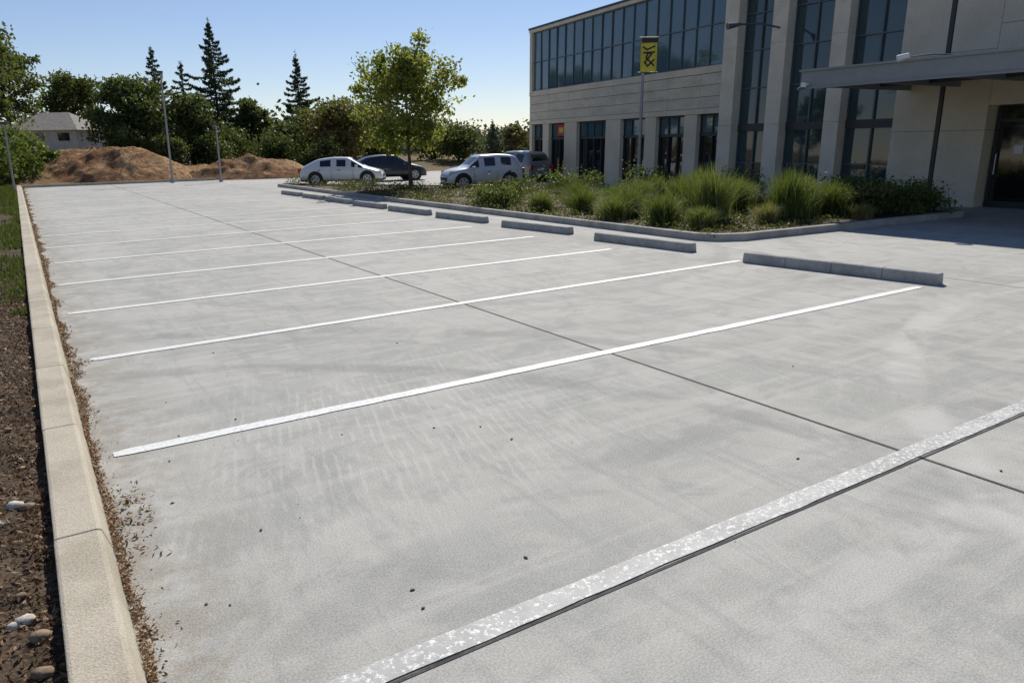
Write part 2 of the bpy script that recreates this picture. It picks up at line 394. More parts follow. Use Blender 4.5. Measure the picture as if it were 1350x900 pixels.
for i,(x,y) in enumerate([(.73,3.44),(1.1,2.42),(.46,2.89),(.5,4.6),(2.04,4.16),(2.3,4.0),(2.35,3.7),(2.75,6.3),(1.0,5.1),(.62,5.0),(1.25,7.0),(1.65,2.5),(1.12,2.56),(5.05,3.67),(3.54,2.49),(1.64,13.1),(.38,2.95),(1.5,4.4),(4.3,1.75),(.42,4.0)]):
    r=random.uniform(.005,.0085); el=random.uniform(1.2,1.9); th=random.uniform(0,3.14); c,s=math.cos(th),math.sin(th); vs=[];fs=[];nu,nv=8,5
    for j in range(nv+1):
        ph=math.pi*j/nv-math.pi/2
        for k in range(nu):
            u=2*math.pi*k/nu; a=r*el*math.sin(ph); b=r*math.cos(ph)*math.cos(u); z=r*.5*math.cos(ph)*math.sin(u)
            vs.append((x+c*a-s*b,y+s*a+c*b,.001+r*.45+z))
    for j in range(nv):
        for k in range(nu): fs.append((j*nu+k,j*nu+(k+1)%nu,(j+1)*nu+(k+1)%nu,(j+1)*nu+k))
    ac.add(vs,fs,1 if i in(2,16) else 0)
ac.done('fallen_acorns',smooth=True,origin=(0,0,0))
sm=mottle('pale_stone',(.46,.41,.31),(.68,.63,.54),9,.8,.3)
so=MB([sm,mottle('brown_stone',(.2,.14,.09),(.33,.24,.16),9,.8,.3)])
for i,(x,y,r,m) in enumerate([(-.27,3.12,.024,0),(-.235,3.13,.03,0),(-.19,2.98,.03,1),(-.27,4.28,.032,0),(-.215,4.22,.03,1),(-.25,3.32,.018,1),(-.33,4.05,.02,0),(-.19,2.75,.03,1),(-.3,5.5,.02,1)]):
    bm=bmesh.new(); bmesh.ops.create_icosphere(bm,subdivisions=2,radius=r); vs=[]
    for v in bm.verts:
        k=1+.28*mnoise.noise(v.co/r*1.1+Vector((i*3.,0,0))); vs.append((x+v.co.x*k*1.3,y+v.co.y*k,lh(x,y)+r*.4+v.co.z*k*.75))
    so.add(vs,[tuple(v.index for v in f.verts) for f in bm.faces],m); bm.free()
so.done('garden_stones',smooth=True)

fb=FB(); n=22000
gx=-.14-rng.uniform(0,1,n)**1.3*3.2; gy=8.5+rng.uniform(0,1,n)**1.2*37
keep=np.array([fbm(a,b,.6,8)>(.2 if b<11 else -.25) for a,b in zip(gx,gy)]); gx,gy=gx[keep],gy[keep]
fb.blades(np.stack([gx,gy,np.full(len(gx),.05)],1),.07+.004*gy,.06,.010+.0006*gy,0,rng.uniform(0,.8,len(gx)))
fb.done('verge_grass',[M_verge])

# ------------------------------------------------------------------ wheel stops
for i,(xa,ya,xb,yb) in enumerate([(9.30,4.80,8.93,7.50),(9.08,8.72,8.87,10.95),(9.05,12.0,8.80,14.1),(8.90,15.05,8.72,17.1),(8.80,17.75,8.66,19.9),(8.75,20.5,8.62,22.5),(8.7,23.0,8.62,25.0),(8.7,25.6,8.62,27.5),(8.7,28.1,8.62,30.1)]):
    b=MB([M_stop]); L=math.hypot(xb-xa,yb-ya); b.frame(xa,ya,(xb-xa)/L,(yb-ya)/L)
    h=.145; w=.19
    segs=4 if i==0 else 1
    for k in range(segs):
        s0=L*k/segs+(.0025 if k else 0); s1=L*(k+1)/segs-(.0025 if k<segs-1 else 0)
        prof=[(0,.0),(.02,h-.015),(.04,h),(w-.04,h),(w-.02,h-.015),(w,.0)]
        vs=[b.P(s0,-p[0]+.02,p[1]) for p in prof]+[b.P(s1,-p[0]+.02,p[1]) for p in prof]
        b.add(vs,[(q,(q+1)%6,6+(q+1)%6,6+q) for q in range(6)]+[tuple(range(6)),tuple(range(6,12))])
    b.done('wheel_stop',bevel=.008)

# ------------------------------------------------------------------ building
def building():
    E=empty('office_building',(22.,14.,0))
    F=(20.4,18.1,.1158,.9933)
    w=MB([M_panel,M_paneld,M_frame,M_col],True).frame(*F)
    H=7.18
    w.box(-.2,14.6,-11,-.45,0,H-.12,2)
    ops=[(.4,1.7),(2.4,4.1),(4.8,6.5),(7.6,10.0),(11.1,12.6),(13.2,14.35)]
    prev=-.2
    for a,b_ in ops+[(14.6,14.6)]:
        if a>prev: w.box(prev,a,-.45,0,.0,2.63,0)
        prev=b_
    z=2.63
    for k,(h,t) in enumerate([(.20,.03),(.38,0),(.38,0),(.38,.0),(.25,.03)]):
        s=-.2; 
        while s<14.6:
            L=min(14.6,s+ (1.83 if k not in(0,4) else 3.66)); w.box(s+.006,L-.006,-.45,t,z+.008,z+h-.008,1 if k in(1,2,3) else 0); s=L
        z+=h
    w.box(-.2,14.6,-.45,-.03,2.635,4.21,2)
    w.box(-.22,14.62,-.45,.05,6.93,7.06,3)
    w.box(-.24,14.66,-11,.08,7.062,7.15,2)
    w.box(14.35,14.6,-.45,.02,4.23,6.925,0)
    w.box(14.6,14.64,-11,-.46,0,7.0,0)
    w.done('wing_walls',E)
    g=MB([M_glassb,M_glass,M_framel,M_frame,M_glassd],True).frame(*F)
    nb=19; s0,s1=-.2,14.35; zz=[4.235,5.55,6.925]
    for i in range(nb):
        a=s0+(s1-s0)*i/nb; c=s0+(s1-s0)*(i+1)/nb
        for k in range(2): g.pane(a+.02,c-.02,-.10,zz[k]+.02,zz[k+1]-.02,0,.006)
        g.box(a-.018,a+.018,-.14,-.05,4.22,6.925,2)
    for q in(4.235,5.55,6.90): g.box(s0,s1,-.15,-.055,q-.018,q+.018,2)
    g.box(s0,s1,-.4,-.16,4.21,6.92,3)
    for a,b_ in ops:
        zt=2.62; zl=1.93; ns=max(2,round((b_-a)/.62))
        g.box(a,b_,-.44,-.30,0,zt,3)
        for i in range(ns):
            p=a+(b_-a)*i/ns;q=a+(b_-a)*(i+1)/ns
            g.pane(p+.02,q-.02,-.22,zl+.06,zt-.04,0,.006); g.pane(p+.03,q-.03,-.26,.12,zl-.05,4,.006)
            g.box(p-.022,p+.022,-.29,-.17,0,zt-.002,3)
        g.box(b_-.03,b_,-.29,-.172,0,zt-.003,3)
        g.box(a,b_,-.29,-.15,zl-.05,zl+.05,3); g.box(a,b_,-.29,-.15,zt-.04,zt,3); g.box(a,b_,-.28,-.16,0,.12,3)
    g.done('wing_windows',E)
    p=MB([plain('poster_red',(.6,.04,.03),.5),plain('poster_yellow',(.7,.5,.05),.5)],True).frame(*F)
    p.box(11.25,11.95,-.145,-.13,2.05,2.55,0); p.box(11.4,11.8,-.128,-.12,2.2,2.42,1); p.done('window_poster',E)
    F2=(20.,0,0,1)
    t=MB([M_col,M_frame,M_panel,M_paneld],True).frame(*F2); H=7.5
    for a,b_ in((17.69,18.25),(15.8,16.35),(13.74,14.24)):
        for z0,z1 in((0,2.2),(2.206,4.6),(4.606,7.5)): t.box(a,b_,-.55,0,z0,z1,0)
    t.box(-6,18.2,-12,-.62,0,H-.02,1)
    def wall(a,b_,z0,z1,nx,nz,m,t0=-.55,t1=-.02):
        for i in range(nx):
            for k in range(nz):
                t.box(a+(b_-a)*i/nx+.005,a+(b_-a)*(i+1)/nx-.005,t0,t1+random.uniform(-.003,.003),z0+(z1-z0)*k/nz+.005,z0+(z1-z0)*(k+1)/nz-.005,m)
    wall(10.95,12.12,0,7.5,1,4,2); wall(9.72,10.82,0,7.5,1,4,2); t.box(9.74,12.1,-.55,-.10,0,7.48,1)
    wall(6.6,9.72,2.45,4.3,2,1,2); wall(8.3,9.72,4.3,7.5,1,2,2); wall(2,6.6,0,4.3,3,2,2); t.box(2.1,9.7,-.55,-.12,2.46,4.28,1); wall(-6,2,0,7.5,5,3,2)
    wall(2,8.3,6.6,7.5,4,1,2)
    for a,b_ in((16.35,17.69),(14.24,15.8),(12.12,13.74)): t.box(a,b_,-.6,-.2,0,.22,2); t.box(a,b_,-.55,-.15,7.2,7.5,0)
    t.done('hall_walls',E)
    g=MB([M_glass,M_frame,M_framel],True).frame(*F2)
    for a,b_ in((16.35,17.69),(14.24,15.8),(12.12,13.74)):
        zs=[.22,1.0,2.02,2.22,3.35,4.5,5.6,7.2]; n=2
        for i in range(n):
            p=a+(b_-a)*i/n;q=a+(b_-a)*(i+1)/n
            for k in range(len(zs)-1): g.pane(p+.02,q-.02,-.42,zs[k]+.02,zs[k+1]-.02,0,.005)
            g.box(p-.022,p+.022,-.46,-.35,.22,7.2,2)
        g.box(b_-.03,b_,-.46,-.352,.22,7.2,2)
        for z in zs[1:]: g.box(a,b_,-.455,-.36,z-.018,z+.018,2)
        g.box(a,b_,-.45,-.33,2.0,2.24,1)
    zs=[4.3,5.4,6.6]
    for i in range(5):
        p=2+6.3*i/5;q=2+6.3*(i+1)/5
        for k in range(2): g.pane(p+.02,q-.02,-.3,zs[k]+.02,zs[k+1]-.02,0,.005)
        g.box(p-.025,p+.025,-.36,-.2,4.3,6.6,1)
    g.box(8.27,8.3,-.36,-.2,4.3,6.6,1)
    for z in zs: g.box(2,8.3,-.35,-.21,z-.022,z+.022,1)
    g.done('hall_glazing',E)
    d=MB([M_glassd,M_frame,M_white,M_panel],True).frame(*F2)
    d.box(6.6,9.7,-.62,-.55,0,2.45,1)
    for p,q in((6.62,7.6),(7.64,8.62),(8.66,9.68)):
        d.pane(p+.06,q-.06,-.50,.15,2.05,0,.004); d.pane(p+.06,q-.06,-.50,2.13,2.42,0,.004)
        for e0,e1 in((p,p+.06),(q-.06,q)): d.box(e0,e1,-.54,-.46,0,2.43,1)
        d.box(p+.06,q-.06,-.535,-.465,.0,.15,1); d.box(p+.06,q-.06,-.535,-.465,2.05,2.13,1)
        d.cyl(d.P(q-.12,-.42,.8),d.P(q-.12,-.42,1.3),.014,m=2)
    d.box(9.0,9.2,-.495,-.49,1.3,1.5,2); d.box(8.0,8.15,-.495,-.49,1.35,1.55,2)
    d.done('entrance_doors',E)
    dp=MB([M_frame],True).frame(*F2); dp.cyl(dp.P(10.885,-.05,0),dp.P(10.885,-.05,7.5),.05); dp.done('downspout',E)
    c=MB([M_steel,M_steelu,M_frame],True)
    x0,x1,y0,y1=15.6,19.99,-4,11.8
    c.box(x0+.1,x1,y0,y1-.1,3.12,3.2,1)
    c.box(x0,x0+.12,y0,y1,2.90,3.24,0); c.box(x0-.05,x0+.15,y0,y1+.05,3.243,3.29,0); c.box(x0-.04,x0,y0,y1,2.86,2.90,0)
    c.box(x0+.121,x1,y1-.1,y1,2.92,3.22,0); c.box(x0+.15,x1,y1-.13,y1+.05,3.223,3.27,0)
    c.box(x0+.122,x1,y0,y1-.12,3.203,3.26,2)
    for i in range(9): yy=y1-1.3-1.7*i; c.box(x0+.122,x1,yy-.05,yy+.05,2.93,3.118,0)
    for xx in(17.1,18.6): c.box(xx-.04,xx+.04,y0,y1-.102,2.98,3.116,2)
    c.done('entrance_canopy',E)
    l=MB([M_white,M_framel],True)
    l.cyl((15.55,9.25,3.36),(15.4,9.4,3.30),.05,.07); l.tube([(15.6,9.2,3.33),(15.75,8.9,3.35),(16.0,8.4,3.31),(16.3,7.6,3.31)],.015,m=1)
    l.cyl((15.5,11.65,3.0),(15.5,11.65,2.9),.07); l.cyl((15.5,11.65,2.92),(15.42,11.75,2.84),.05,.03,m=1); l.box(15.5,15.6,11.6,11.7,2.94,3.0,0)
    l.done('canopy_camera_and_lamp',E)
    a=MB([M_framel,M_white],True); a.tube([(20,16.07,5.0),(19.4,16.25,5.1),(18.6,16.5,5.06)],.03); a.cyl((18.7,16.47,5.07),(18.3,16.6,5.0),.05,.10); a.done('wall_lamp_arm',E)
building()

# ------------------------------------------------------------------ poles and banner
def lamp(x,y,h,z0=0,r=.06,head=True,name='street_lamp'):
    b=MB([M_pole,M_frame],True); b.cyl((x,y,z0-.1),(x,y,h),r,r*.65,12); b.cyl((x,y,z0-.1),(x,y,z0+.25),r*2,r*1.9,12)
    if head: b.box(x-.28,x+.1,y-.1,y+.1,h-.02,h+.08,1); b.cyl((x-.1,y,h-.06),(x-.1,y,h-.02),.07)
    b.done(name)
lamp(7.1,45.3,5.7,0); lamp(9.35,43.9,3.0,0,.055); lamp(18.8,59.2,3.1,0,.06); lamp(-.2,41.0,3.0,0,.05,True)
bx,by=18.3,20.2
b=MB([M_pole],True)
b.cyl((bx,by,0),(bx,by,5.05),.065,.045,14); b.cyl((bx,by,0),(bx,by,.3),.12,.11)
e=empty('banner_pole',(bx,by,0)); b.done('pole',e)
rx,ry=.8425,-.5388
b=MB([plain('banner_yellow',(.85,.68,.07),.6),plain('banner_black',(.03,.03,.03),.6),M_framel],True).frame(bx-.22-.05,by-.06,rx,ry)
n=6
for i in range(n):
    a0=-.0+.55*i/n+.06; a1=-.0+.55*(i+1)/n+.06
    f0=.03*math.sin(i*1.1)-.02; f1=.03*math.sin((i+1)*1.1)-.02
    b.add([b.P(a0,f0,4.0),b.P(a1,f1,4.0),b.P(a1,f1,5.08),b.P(a0,f0,5.08)],[(0,1,2,3)],0)
def gl(segs,w=.05):
    for (x0,z0,x1,z1) in segs:
        d=Vector((x1-x0,z1-z0)).normalized()*w/2; nn=Vector((-d.y,d.x)); t=-.065
        b.add([b.P(x0+nn.x-d.x,t,z0+nn.y-d.y),b.P(x1+nn.x+d.x,t,z1+nn.y+d.y),b.P(x1-nn.x+d.x,t,z1-nn.y+d.y),b.P(x0-nn.x-d.x,t,z0-nn.y-d.y)],[(0,1,2,3)],1)
b.box(.07,.60,-.072,-.068,4.92,5.06,1)
gl([(.14,4.78,.26,4.7),(.26,4.7,.5,4.8),(.16,4.6,.5,4.62),(.2,4.3,.42,4.56),(.42,4.56,.3,4.6),(.3,4.6,.24,4.45),(.24,4.45,.5,4.2),(.2,4.3,.3,4.18),(.3,4.18,.5,4.38)],.05)
b.tube([b.P(0,0,5.09),b.P(.65,0,5.09)],.015,m=2); b.tube([b.P(0,0,3.99),b.P(.65,0,3.99)],.015,m=2)
b.done('banner',e)

# ------------------------------------------------------------------ house
hx,hy=polar(-.577,58); zb=2.45
e=empty('house',(hx,hy,zb)); b=MB([mottle('stucco_white',(.60,.56,.50),(.74,.70,.64),2,.9,.1),mottle('shingle_roof',(.20,.18,.16),(.33,.30,.27),4,.9,.4),M_glassd,M_frame])
b.frame(hx,hy,.8425,-.5388)
b.box(-2.7,2.7,-2.5,2.5,zb-2,zb+.8,0)
o=[b.P(*p) for p in((-3.0,-2.8,zb+.78),(3.0,-2.8,zb+.78),(3.0,2.8,zb+.78),(-3.0,2.8,zb+.78),(-1.0,0,zb+2.1),(1.0,0,zb+2.1))]
b.add(o,[(0,1,5,4),(1,2,5),(2,3,4,5),(3,0,4),(3,2,1,0)],1)
for a in(-2.2,-.4,1.4): b.box(a,a+.8,-2.53,-2.49,zb+.05,zb+.6,2)
b.done('walls_and_roof',e)

# ------------------------------------------------------------------ cars
def car(name,loc,yaw,scale,stations,paint,wheels,wr=.33,front=None):
    e=empty(name,(loc[0],loc[1],loc[2] if len(loc)>2 else 0))
    b=MB([paint,M_glassd,M_black]); rings=[]
    for (x,w,zb,zt,wt,ty) in stations:
        cab=zt-zb>.2
        half=[(w*.86,.20),(w*.97,.30),(w,.48),(w*.995,zb-.12),(w*.95,zb),(wt,zt-.05 if cab else zt-.025),(wt*.86,zt-.005),(wt*.4,zt+.012)]
        rings.append([(x,y,z) for y,z in half]+[(x,-y,z) for y,z in half[::-1]])
    vs=[p for r in rings for p in r]; n=16
    for i in range(len(rings)-1):
        ty=stations[i][5]
        for j in range(n):
            q=(i*n+j,i*n+(j+1)%n,(i+1)*n+(j+1)%n,(i+1)*n+j); m=0
            jj=j if j<8 else 14-j
            if j==15: m=2
            elif jj==0: m=2
            elif jj==4 and ty in('cab','ws'): m=1
            elif j in(6,7,8) and ty in('ws','rw'): m=1
            b.f.append(q); b.mi.append(m)
    b.v=vs; b.f+= [tuple(range(n)),tuple((len(rings)-1)*n+k for k in range(n))]; b.mi+=[0,0]
    def place(o):
        o.parent=e; o.location=(0,0,0); o.rotation_euler=(0,0,yaw); o.scale=(scale,)*3
    o=b.done('body',None,origin=(0,0,0),smooth=True,sub=2); place(o)
    d=MB([M_black,plain('alloy',(.45,.46,.47),.35,.5,.6),plain('headlamp_glass',(.6,.62,.65),.1,.8),plain('tail_lamp_red',(.45,.02,.02),.2,.6),M_white,paint])
    xf=stations[-1][0]; xr=stations[0][0]; W=max(q[1] for q in stations)
    for wx in wheels:
        for sg in(1,-1):
            y0=sg*(W-.20); ya=sg*(W+.004)
            d.cyl((wx,sg*(W-.3),wr+.03),(wx,ya,wr+.03),wr+.065,n=28,m=0)
            d.cyl((wx,y0,wr),(wx,sg*(W+.0),wr),wr,n=28,m=0); d.cyl((wx,sg*(W),wr),(wx,sg*(W+.018),wr),wr,wr*.93,n=28,m=0)
            d.cyl((wx,y0,wr),(wx,sg*(W+.022),wr),wr*.66,n=24,m=1)
            for k in range(5):
                t=2*math.pi*k/5+.5; q=Vector((wx+math.cos(t)*wr*.4,sg*(W+.02),wr+math.sin(t)*wr*.4))
                d.cyl(q,q+Vector((0,sg*.006,0)),wr*.13,n=8,m=0)
    for sg in(1,-1):
        fw=stations[-3]; 
        d.box(fw[0]+.02,fw[0]+.22,sg*(fw[1]-.17)-.1,sg*(fw[1]-.17)+.1,fw[2]-.17,fw[2]-.03,2)
        d.box(stations[1][0]-.08,stations[1][0]+.1,sg*(stations[1][1]-.10)-.09,sg*(stations[1][1]-.10)+.09,.68,.90,3)
        mx=[q[0] for q in stations if q[5]=='ws'][0]+.42
        d.box(mx-.08,mx+.06,sg*(W+.06)-.08,sg*(W+.06)+.08,.93,1.05,5)
        for hxx in(.15,-.85): d.box(hxx-.32,hxx-.18,sg*(W+.0)-.012,sg*(W+.0)+.012,.78,.81,0)
        for sx in(.62,-.5): d.box(sx-.006,sx+.006,sg*(W-.02)-.022,sg*(W-.02)+.022,.32,.80,0)
    d.box(xf-.12,xf+.015,-.42,.42,.40,.56,0); d.box(xf-.1,xf+.02,-.5,.5,.24,.33,0); d.box(xf,xf+.03,-.2,.2,.37,.45,4)
    d.box(xr-.012,xr+.1,-.22,.22,.6,.72,4); d.box(xr-.01,xr+.12,-.6,.6,.26,.36,0)
    o=d.done('trim_and_wheels',None,origin=(0,0,0),bevel=.012); place(o)
SUV=[(-2.06,.66,.62,.68,.5,'body'),(-2.10,.78,.78,.86,.66,'body'),(-2.04,.83,.94,1.04,.68,'rw'),(-1.86,.85,.97,1.46,.60,'pil'),(-1.62,.86,.97,1.55,.62,'cab'),(-.78,.87,.96,1.60,.64,'pil'),(-.70,.87,.96,1.60,.64,'cab'),(.20,.87,.94,1.58,.63,'pil'),(.26,.87,.94,1.57,.62,'ws'),(.98,.86,.93,1.02,.70,'body'),(1.1,.86,.92,.98,.70,'body'),(1.72,.84,.86,.90,.66,'body'),(2.02,.78,.70,.76,.60,'body'),(2.10,.68,.5,.56,.5,'body')]
MINI=[(-1.74,.66,.62,.68,.5,'body'),(-1.80,.78,.80,.88,.66,'body'),(-1.76,.82,.96,1.06,.68,'rw'),(-1.58,.84,1.0,1.44,.60,'pil'),(-1.28,.85,1.0,1.53,.63,'cab'),(-.62,.86,.98,1.56,.65,'pil'),(-.54,.86,.98,1.56,.65,'cab'),(.22,.86,.96,1.53,.64,'pil'),(.27,.86,.96,1.52,.63,'ws'),(.86,.85,.95,1.03,.70,'body'),(.96,.85,.94,1.0,.70,'body'),(1.50,.83,.88,.93,.66,'body'),(1.76,.78,.72,.80,.60,'body'),(1.84,.68,.5,.58,.5,'body')]
HAT=[(-2.08,.64,.60,.66,.5,'body'),(-2.13,.76,.76,.84,.62,'body'),(-2.02,.81,.88,.96,.64,'rw'),(-1.40,.84,.92,1.27,.56,'pil'),(-1.15,.85,.92,1.36,.58,'cab'),(-.40,.86,.91,1.43,.60,'pil'),(-.32,.86,.91,1.43,.60,'cab'),(.35,.86,.89,1.41,.60,'pil'),(.40,.86,.89,1.40,.60,'ws'),(1.20,.85,.87,.93,.66,'body'),(1.30,.85,.86,.91,.66,'body'),(1.80,.81,.74,.79,.62,'body'),(2.05,.74,.60,.65,.55,'body'),(2.12,.64,.48,.52,.5,'body')]
def cp(name,c,metal=.35):
    t=NT(name); t.b.inputs['Coat Weight'].default_value=.8; t.b.inputs['Coat Roughness'].default_value=.05
    return t.fin(t.mix(t.noise(3,3),tuple(x*.93 for x in c),c),.38,.5,metal)
P_sil=cp('silver_paint',(.62,.64,.65),.2); P_white=cp('pearl_white_paint',(.8,.81,.80),.0); P_dark=cp('dark_blue_paint',(.02,.025,.045)); P_grey=cp('grey_paint',(.26,.27,.28))
yw=math.atan2(-.5388,.8425)
car('parked_car',(12.95,34.7),yw+.05,.90,HAT,P_white,(-1.32,1.32))
car('parked_car',(16.1,36.8),yw+.45,.92,HAT,P_dark,(-1.32,1.32))
car('parked_suv',(15.9,26.95),yw+math.pi+.38,.87,MINI,P_sil,(-1.12,1.16),.34)
car('parked_suv',(20.0,30.6),R(95),.88,SUV,P_grey,(-1.28,1.30),.34)

# ------------------------------------------------------------------ trees
def broadleaf(name,x,y,z0,H,r,leaf,nl,mats,seed,low=.25,nlimb=26,tr=.1,prof=None,tb=.0,sig=.13,lean=0,upk=.5):
    global rng
    rng=np.random.default_rng(seed); rd=random.Random(seed); f=FB()
    top=H-z0
    pts=[];rad=[]; ax=rd.uniform(-1,1)*.03*top; ay=rd.uniform(-1,1)*.03*top
    for i in range(9):
        u=i/8; pts.append((x+ax*math.sin(u*3)+lean*u,y+ay*math.sin(u*4),z0-.1+u*top*.88)); rad.append(tr*(1-.85*u)*(1.35 if i==0 else 1))
    f.tube(pts,rad,8,0); C=[];T=[]
    for k in range(nlimb):
        u=low+(1-low)*((k+.5)/nlimb)**.9*.93; az=k*2.4+rd.uniform(-.5,.5)
        pr=prof(u) if prof else max(.12,math.sin(math.pi*min(1,((u-low)/(1-low))*.82+.18))**.7)
        L=r*pr*rd.uniform(.7,1.15); up=rd.uniform(.15,.7)+upk*u
        base=np.array(pts[min(8,int(u*8*.9))]); base[2]=z0+u*top*.86
        d=np.array([math.cos(az),math.sin(az),up]); d/=np.linalg.norm(d[:2])
        P=[base]; 
        for i in range(1,5): P.append(base+d*L*i/4+np.array([rd.uniform(-.06,.06)*L,rd.uniform(-.06,.06)*L,-.10*L*(i/4)**2+rd.uniform(-.03,.03)*L]))
        f.tube(P,[tr*.38*(1-u*.6)*(1-.2*i) +.006 for i in range(5)],5,0)
        ct=rd.uniform(.1,.9)
        for i in range(7):
            v=rd.uniform(.3,1.05); q=base+d*L*v+np.array([0,0,-.10*L*v*v])
            q=q+np.array([rd.gauss(0,.13),rd.gauss(0,.13),rd.gauss(0,.11)])*r
            if i%2==0: f.tube([base+d*L*v*.7,q],[tr*.1+.004,.004],4,0)
            C.append(q);T.append(min(1,max(0,ct+rd.uniform(-.2,.2)+tb)))
    C=np.array(C);T=np.array(T); wt=rng.uniform(.3,1,len(C)); wt/=wt.sum(); idx=rng.choice(len(C),nl,p=wt)
    c=C[idx]+np.clip(rng.normal(size=(nl,3)),-1.9,1.9)*np.array([1,1,.75])*r*sig*rng.uniform(.5,1.3,len(C))[idx][:,None]
    c[:,2]=np.clip(c[:,2],z0+.02,None)
    f.leaves(c,leaf,1,np.clip(T[idx]+rng.normal(0,.14,nl),0,1),.6)
    return f.done(name,mats,(x,y,z0))
def conifer(name,x,y,z0,H,r,seed,mats,nl=9000,dens=46,leaf=.16,droop=.25,low=.06,pw=.75,vs=.008):
    global rng
    rng=np.random.default_rng(seed); rd=random.Random(seed); f=FB(); top=H-z0
    f.tube([(x,y,z0-.1),(x,y,z0+top*.5),(x,y,H-.1)],[.16,.09,.015],7,0)
    us=[low+(1-low)*(k/dens)**.9 for k in range(dens)]; Ls=[r*(1-u)**pw*rd.uniform(.5,1.25)+.10 for u in us]; tot=sum(Ls)
    for k in range(dens):
        u=us[k]; L=Ls[k]; az=k*2.4+rd.uniform(-.6,.6); per=int(nl*L/tot)+8
        b=np.array([x,y,z0+u*top]); d=np.array([math.cos(az),math.sin(az),0]); v=rng.uniform(0.02,1,per)**.65
        p=b+d*(L*v)[:,None]; p[:,2]+= -droop*L*v+.32*L*v**3
        w=L*.17*(1.12-v); sd=np.array([-d[1],d[0],0]); p+=sd*(rng.normal(0,1,per)*w)[:,None]; p[:,2]-=np.abs(rng.normal(0,vs,per))*top
        f.tube([b,b+d*L*.6+np.array([0,0,-droop*L*.5])],[.03,.01],4,0)
        f.leaves(p,leaf*(.7+.3*(1-u)),1,np.clip(rng.normal(rd.uniform(.15,.85),.15,per),0,1),.28,.25)
    n=90; f.leaves(np.array([x,y,H-.3])+rng.normal(size=(n,3))*np.array([.07,.07,.28]),.12,1,.5,.3)
    return f.done(name,mats,(x,y,z0))
def T(tb,D): return polar(tb,D)
hx_,hy_=T(-.128,31.4)
def hp(u): return .60+.48*math.sin(math.pi*min(1,max(0,(u-.2)/.8))) if u<.72 else .86*(1.12-u)/.40+.06
broadleaf('young_shade_tree',hx_,hy_,.08,5.35,1.95,.085,10500,[M_bark,M_lf_hero],11,.27,30,.085,hp,.06,.115,0,.9)
def hz(x,y): return hill(x,y)
def B(tb,D,H,r,leaf,nl,m,seed,name='shade_tree',**k):
    x,y=T(tb,D); return broadleaf(name,x,y,hz(x,y)-.05,H,r,leaf,nl,[M_bark,m],seed,**k)
def Cn(tb,D,H,r,seed,**k):
    x,y=T(tb,D); conifer('conifer_tree',x,y,hz(x,y)-.05,H,r,seed,[M_bark,M_lf_con],**k)
tree_src=B(-.635,66,11.0,3.2,.15,9500,M_lf_mid,21,low=.3,tr=.22); B(-.70,50,11.0,3.4,.15,8000,M_lf_mid,22,low=.3,tr=.22); B(-.5545,74,8.9,2.6,.16,6000,M_lf_mid,23,tr=.2,sig=.15)
B(-.482,52,6.5,2.4,.12,14000,M_lf_dark,24,low=.06,tr=.2,sig=.15,nlimb=34); B(-.408,55,5.5,1.8,.12,7500,M_lf_dark,25,low=.08,tr=.15,sig=.16)
B(-.327,66,6.0,1.7,.14,5000,M_lf_dark,27,low=.12)
B(-.2132,58,4.9,2.6,.13,8000,M_lf_olive,28,low=.08,sig=.17); B(-.25,64,4.6,2.2,.14,5500,M_lf_dark,35,low=.06,sig=.18); B(-.17,64,4.7,2.2,.14,5000,M_lf_mid,36,low=.06,sig=.18)
B(-.065,62,2.6,2.0,.13,4000,M_lf_mid,29,low=.06,sig=.18); B(.0093,62,3.2,1.1,.12,2200,M_lf_olive,30,low=.1); B(-.287,58,3.4,1.4,.12,3500,M_lf_dark,31,low=.05,sig=.18)
B(-.10,66,3.0,2.2,.14,4000,M_lf_dark,37,low=.05,sig=.18)
Cn(-.3695,65,11.6,4.3,40,nl=18000,dens=90,leaf=.19,pw=.95); Cn(-.2647,70,9.4,3.7,41,nl=13000,dens=70,leaf=.19,pw=.95); Cn(-.445,68,10.0,2.7,42,nl=9000,dens=56,leaf=.19,pw=.7); Cn(-.41,70,9.0,2.3,46,nl=6500,dens=48,leaf=.19,pw=.7)
x,y=T(-.0194,58); conifer('cypress_tree',x,y,0.2,3.1,.62,43,[M_bark,M_lf_con],nl=5000,dens=60,leaf=.09,droop=-.6,low=.02,pw=.6,vs=.02)
for i,(tb,D,H,r,m) in enumerate([(-.652,42,2.0,1.5,M_lf_shr),(-.618,45,1.8,1.1,M_lf_shr),(-.68,40,1.9,1.5,M_lf_shr),(-.635,48,2.4,1.6,M_lf_shr),(-.60,44.5,1.0,.9,M_lf_shr),(-.44,51,1.8,1.2,M_lf_mid),(-.385,54,1.9,1.6,M_lf_dark),(-.49,56,2.4,1.6,M_lf_dark),(-.30,55,1.9,1.6,M_lf_dark),(-.24,54,1.7,1.5,M_lf_mid),(-.36,60,2.5,2.0,M_lf_dark)]):
    x,y=T(tb,D); broadleaf('shrub',x,y,max(0,hz(x,y)-.3),max(0,hz(x,y)-.3)+H,r,.10,3500,[M_bark,m],60+i,.04,16,.04,lambda u:max(.3,math.cos(u*1.3)),0,.22)
broadleaf('shade_tree',-2.6,42.5,.05,3.9,1.1,.08,2600,[M_bark,M_lf_hero],81,.35,14,.05)
rng=np.random.default_rng(5); f=FB(); 
for k in range(150):
    tb=-1.1+2.2*k/149+random.uniform(-.01,.01); D=random.uniform(95,130); x,y=polar(tb,D); h=random.uniform(3.2,4.6)+ (2.6 if tb<-.3 else 1.2 if tb<-.14 else 0); n=420
    c=np.array([x,y,h*.45])+rng.normal(size=(n,3))*np.array([2.4,2.4,h*.22]); c[:,2]=np.abs(c[:,2])
    f.leaves(c,.34,0,np.clip(rng.normal(random.uniform(.2,.8),.15,n),0,1),.7)
